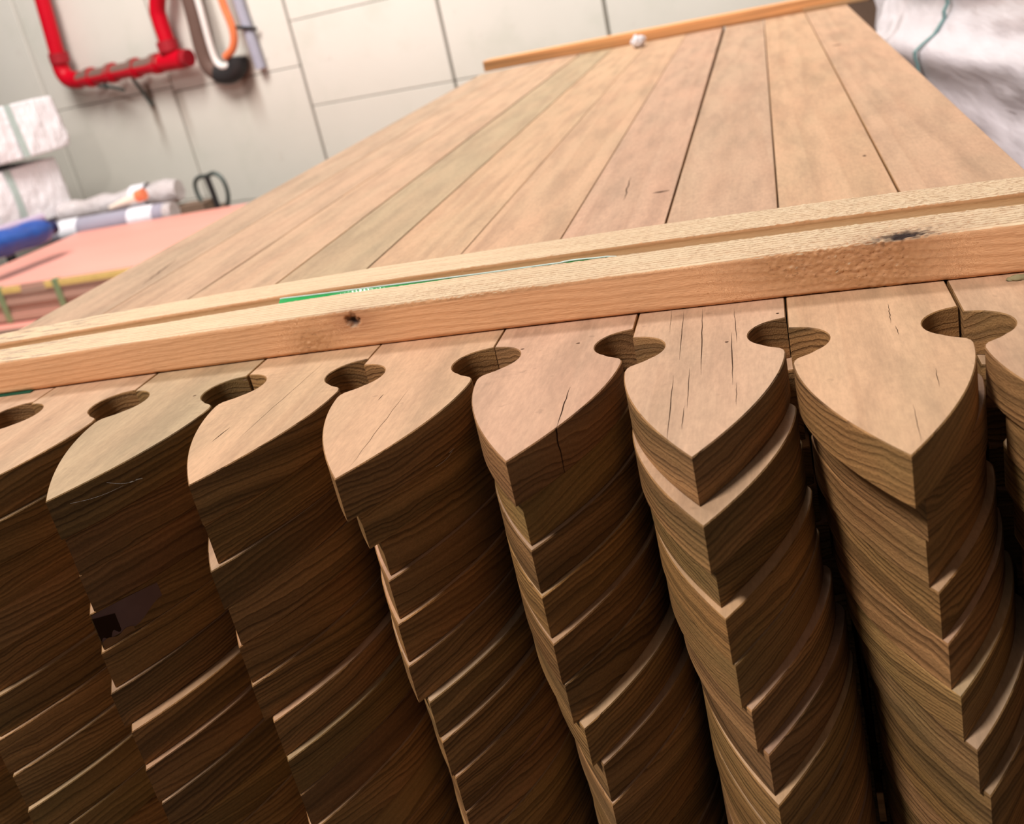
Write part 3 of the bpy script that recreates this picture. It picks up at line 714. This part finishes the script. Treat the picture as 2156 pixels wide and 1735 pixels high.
# wavy groove edge
Yv2 = Yv + NY * disp; Zv2 = Zv + NZ * disp
nr, nc = Xv.shape
co = np.stack([Xv, Yv2, np.maximum(Zv2, .15)], -1).reshape(-1, 3) * MM
idx = np.arange(nr * nc).reshape(nr, nc)
A, B, Cc, D = idx[:-1, :-1], idx[1:, :-1], idx[1:, 1:], idx[:-1, 1:]
quads = np.stack([A, B, Cc, D], -1).reshape(-1, 4)
ends = [tuple(idx[:, 0]), tuple(idx[::-1, -1])]
me = bpy.data.meshes.new('batten_body')
me.from_pydata(co.tolist(), [], quads.tolist() + [tuple(map(int, e)) for e in ends] )
me.polygons.foreach_set('use_smooth', [True] * len(me.polygons))
at1 = me.color_attributes.new('wear_and_groove_shade', 'FLOAT_COLOR', 'POINT')
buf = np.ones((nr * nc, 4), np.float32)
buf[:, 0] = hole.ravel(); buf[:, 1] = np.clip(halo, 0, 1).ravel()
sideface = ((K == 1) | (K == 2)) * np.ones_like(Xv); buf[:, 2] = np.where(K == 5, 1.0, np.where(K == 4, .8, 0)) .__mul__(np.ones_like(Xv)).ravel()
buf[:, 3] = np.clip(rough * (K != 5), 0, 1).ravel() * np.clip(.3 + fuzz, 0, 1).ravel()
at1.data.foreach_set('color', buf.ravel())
N = NT('sawn_batten_pine'); tc = N.node('ShaderNodeTexCoord').outputs['Object']
p = N.vm('MULTIPLY', tc, (1000, 1000, 1000)); X, Y, Z = N.xyz(p)
att = N.node('ShaderNodeAttribute', attribute_name='wear_and_groove_shade'); ac = att.outputs['Color']; AR, AG, AB = N.node('ShaderNodeSeparateColor'), None, None
N.put(AR.inputs[0], ac); hR, hG, hB = AR.outputs; hA = att.outputs['Alpha']
bend = N.math('MULTIPLY', N.math('SUBTRACT', N.noise(N.comb(N.math('MULTIPLY', X, .2), Y, Z), .035, 2), .5), 30.0)
yl = N.math('ADD', Y, N.math('MULTIPLY', X, .045))
ring = N.vm('LENGTH', N.comb(N.math('ADD', yl, 18.0), 0.0, N.math('ADD', Z, 70.0)))
ring = N.math('ADD', ring, N.math('MULTIPLY', bend, .35))
fr = N.math('FRACT', N.math('DIVIDE', ring, 2.9)); lw = N.math('MULTIPLY', N.ss(fr, .4, .85), N.ss(fr, .93, 1, 1, 0))
gl = N.math('FRACT', N.math('DIVIDE', N.math('ADD', N.math('ADD', yl, N.math('MULTIPLY', Z, .6)), N.math('MULTIPLY', bend, .06)), 3.4)); gl = N.math('MULTIPLY', N.ss(gl, .5, .9), N.ss(gl, .94, 1, 1, 0))
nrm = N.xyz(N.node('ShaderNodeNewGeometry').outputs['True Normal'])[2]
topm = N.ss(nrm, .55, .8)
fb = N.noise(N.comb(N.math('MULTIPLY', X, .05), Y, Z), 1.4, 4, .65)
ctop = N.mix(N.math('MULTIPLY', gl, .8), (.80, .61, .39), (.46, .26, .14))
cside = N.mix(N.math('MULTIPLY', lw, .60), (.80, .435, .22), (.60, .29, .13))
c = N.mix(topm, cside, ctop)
br = N.noise(N.comb(N.math('MULTIPLY', X, .3), Y, Z), .03, 3); c = N.mix(N.ss(br, .35, .7, 0, .35), c, N.mix(.5, c, (.80, .48, .28)))
k = N.math('MULTIPLY_ADD', N.math('SUBTRACT', fb, .5), .35, 1.0)
kk = N.node('ShaderNodeCombineColor'); [N.put(kk.inputs[i], k) for i in range(3)]
c = N.mix(1.0, c, kk.outputs[0], 'MULTIPLY')
c = N.mix(N.math('MULTIPLY', hB, .9), c, N.mix(fb, (.36, .20, .085), (.50, .30, .14)))  # groove toned darker brown: recess shade painted in along with dirt
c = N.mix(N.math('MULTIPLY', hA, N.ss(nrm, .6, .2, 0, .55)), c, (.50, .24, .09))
pit = N.noise(N.comb(N.math('MULTIPLY', X, .45), Y, Z), .85, 3, .6)
c = N.mix(N.math('MULTIPLY', N.math('MULTIPLY_ADD', hA, .75, .06), N.ss(pit, .56, .68, 0, .85)), c, (.36, .17, .075))
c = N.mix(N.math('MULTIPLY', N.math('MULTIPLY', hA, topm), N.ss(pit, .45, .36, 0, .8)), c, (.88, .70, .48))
c = N.mix(N.math('MULTIPLY', hG, .6), c, (.34, .14, .07)); c = N.mix(hR, c, (.03, .014, .01))
smudge = N.math('MULTIPLY', N.ss(X, 60, -30), N.ss(N.noise(N.comb(N.math('MULTIPLY', X, .12), Y, Z), .5, 3), .52, .62)); c = N.mix(N.math('MULTIPLY', smudge, N.math('MULTIPLY', topm, .6)), c, (.22, .15, .13))
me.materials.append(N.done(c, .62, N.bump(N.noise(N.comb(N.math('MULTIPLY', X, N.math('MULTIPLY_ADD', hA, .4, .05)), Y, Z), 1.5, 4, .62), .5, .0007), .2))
bt = empty('grooved_batten', (.24, -.06, 0)); tag(bt, 'rough sawn pine batten with a long groove lying across the picket tops', 'batten')
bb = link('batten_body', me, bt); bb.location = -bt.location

# green strap standing in the groove
N = NT('green_pet_strap'); tc = N.node('ShaderNodeTexCoord').outputs['Object']
M['pet'] = N.done(N.mix(N.noise(tc, 60, 3), (.02, .30, .06), (.05, .48, .14)), .18, N.bump(N.noise(tc, 700, 2), .3, .0003), .6)
M['petedge'] = plain('strap_edge', (.62, .80, .74), .3)
gx0 = onplane((705, 622), 2, .0215).x / MM; gx1 = onplane((1345, 532), 2, .0215).x / MM
V, F, E2 = [], [], []
nst = 80
sp_o = empty('green_strap', ((gx0 + gx1) / 2 * MM, (float(np.polyval(pgf, (gx0 + gx1) / 2)) + 2) * MM, .0176))
tag(sp_o, 'shiny green plastic strap lying in the groove of the near batten', 'strap')
for i in range(nst + 1):
    t = i / nst; x = gx0 + (gx1 - gx0) * t; yg = float(np.polyval(pgf, x)); h = float(np.interp(x, xs, H))
    ang = math.radians(28 + 58 * min(1, t * 1.6)); wd = 9.0 if t < .8 else 9 * (1 - (t - .8) * 3)
    b0 = Vector((x, yg + .9, h - GD + .45)); lift = .5 * max(0, math.sin(t * 30) * (t > .85))
    dirv = Vector((0, math.cos(ang), math.sin(ang)))
    top_ = b0 + dirv * wd; 
    z_lim = h + .3 + lift
    if top_.z > z_lim: top_ = b0 + dirv * ((z_lim - b0.z) / dirv.z)
    nn = Vector((0, -dirv.z, dirv.y)) * .45
    for q in (b0, top_, top_ + nn, b0 + nn): V.append((q * MM) - sp_o.location)
F = []
for i in range(nst):
    for k in range(4): F.append((i * 4 + k, i * 4 + (k + 1) % 4, (i + 1) * 4 + (k + 1) % 4, (i + 1) * 4 + k))
F += [(0, 1, 2, 3), (nst * 4 + 3, nst * 4 + 2, nst * 4 + 1, nst * 4)]
link('strap_band', mesh('strap_band', V, F, M['pet']), sp_o)
V2, F2 = tube_geo([Vector(V[i * 4 + 2]) for i in range(nst + 1)], .00038, 6); link('pale_edge', mesh('pale_edge', V2, F2, M['petedge']), sp_o)
# dark green strap end peeping out below the left of the batten
u = empty('dark_green_strap', (-.06, -.088, 0)); tag(u, 'dark green strap edge peeping out under the left end of the near batten', 'strap')
box('strap_band', (-.06, -.0055, 0), (.045, .004, .0007), plain('dark_green', (.01, .09, .05), .4), u)
# small torn leaf of bark at the right under the batten
q = onplane((2147, 588), 2, 0.0)
bm = bmesh.new(); bmesh.ops.create_icosphere(bm, subdivisions=3, radius=1)
for v in bm.verts: v.co = Vector((v.co.x * .005, v.co.y * .002, max(-.0, v.co.z) * .002)) * (1 + .35 * noise.noise(v.co * 2.3))
ch = link('wood_chip', bm_mesh('wood_chip', bm, plain('khaki_chip', (.30, .25, .13), .8), True)); ch.location = (q.x, q.y, .0002); tag(ch, 'small khaki wood chip beside the batten at the right edge', 'chip')

# ------------------------------------------------------------------ far batten, offcut, plastic scrap
a = onplane((1020, 152), 2, 0.0); b = onplane((1780, 9), 2, 0.0)
ang = math.atan2(b.y - a.y, b.x - a.x); ln = (b - a).length + .04
fb_ = empty('far_batten', (a.x, a.y, 0), ang); tag(fb_, 'orange toned batten lying across the far end of the pickets', 'batten')
bm = bmesh.new(); box_bm(bm, (0, 0, .0003), (ln, .040, .021), .0015)
link('batten_body', bm_mesh('batten_body', bm, M['stick']), fb_)
a2 = onplane((1690, 27), 2, 0.0)
of = empty('thin_offcut', (a2.x, a2.y, 0), ang); tag(of, 'short thin brown offcut in front of the far batten, right end', 'offcut')
box('offcut_body', (0, .0, .0003), (.11, .022, .006), plain('brown_offcut', (.42, .25, .12), .7), of, .001)
q = onplane((1346, 100), 2, 0.0)
sc_ = empty('plastic_scrap', (q.x, q.y, 0)); tag(sc_, 'crumpled white plastic scrap in front of the far batten', 'scrap')
bm = bmesh.new(); bmesh.ops.create_icosphere(bm, subdivisions=4, radius=1)
for v in bm.verts:
    d = 1 + .35 * noise.noise(v.co * 2.2 + Vector((3, 1, 4))) + .15 * noise.noise(v.co * 6)
    v.co = Vector((v.co.x * .013, v.co.y * .016, v.co.z * .010)) * d + Vector((0, 0, .010))
zm = min(v.co.z for v in bm.verts)
for v in bm.verts: v.co.z -= zm
link('crumpled_film', bm_mesh('crumpled_film', bm, M['wwrap'], True), sc_)

# ------------------------------------------------------------------ what the pack stands on
zb = -NL * T * MM
for k, y in enumerate((-.115, .60, 1.38)):
    o = box('bearer_batten', (-.16, 0, -.0216), (.60, .085, -.0004), M['stick'], None, .001); o.location = (0, y, zb)
    tag(o, ('orange lit batten seen deep in the gap under the right picket stacks', 'middle batten under the picket pack', 'rear batten under the picket pack')[k], 'batten')
lp_ = empty('lower_pack', (.22, .64, FLOOR)); tag(lp_, 'lower pack of stacked pine boards carrying the picket pack', 'pack')
hz = zb - .022 - FLOOR; nrow = 12; rh = hz / nrow
for i in range(nrow):
    for j in range(5):
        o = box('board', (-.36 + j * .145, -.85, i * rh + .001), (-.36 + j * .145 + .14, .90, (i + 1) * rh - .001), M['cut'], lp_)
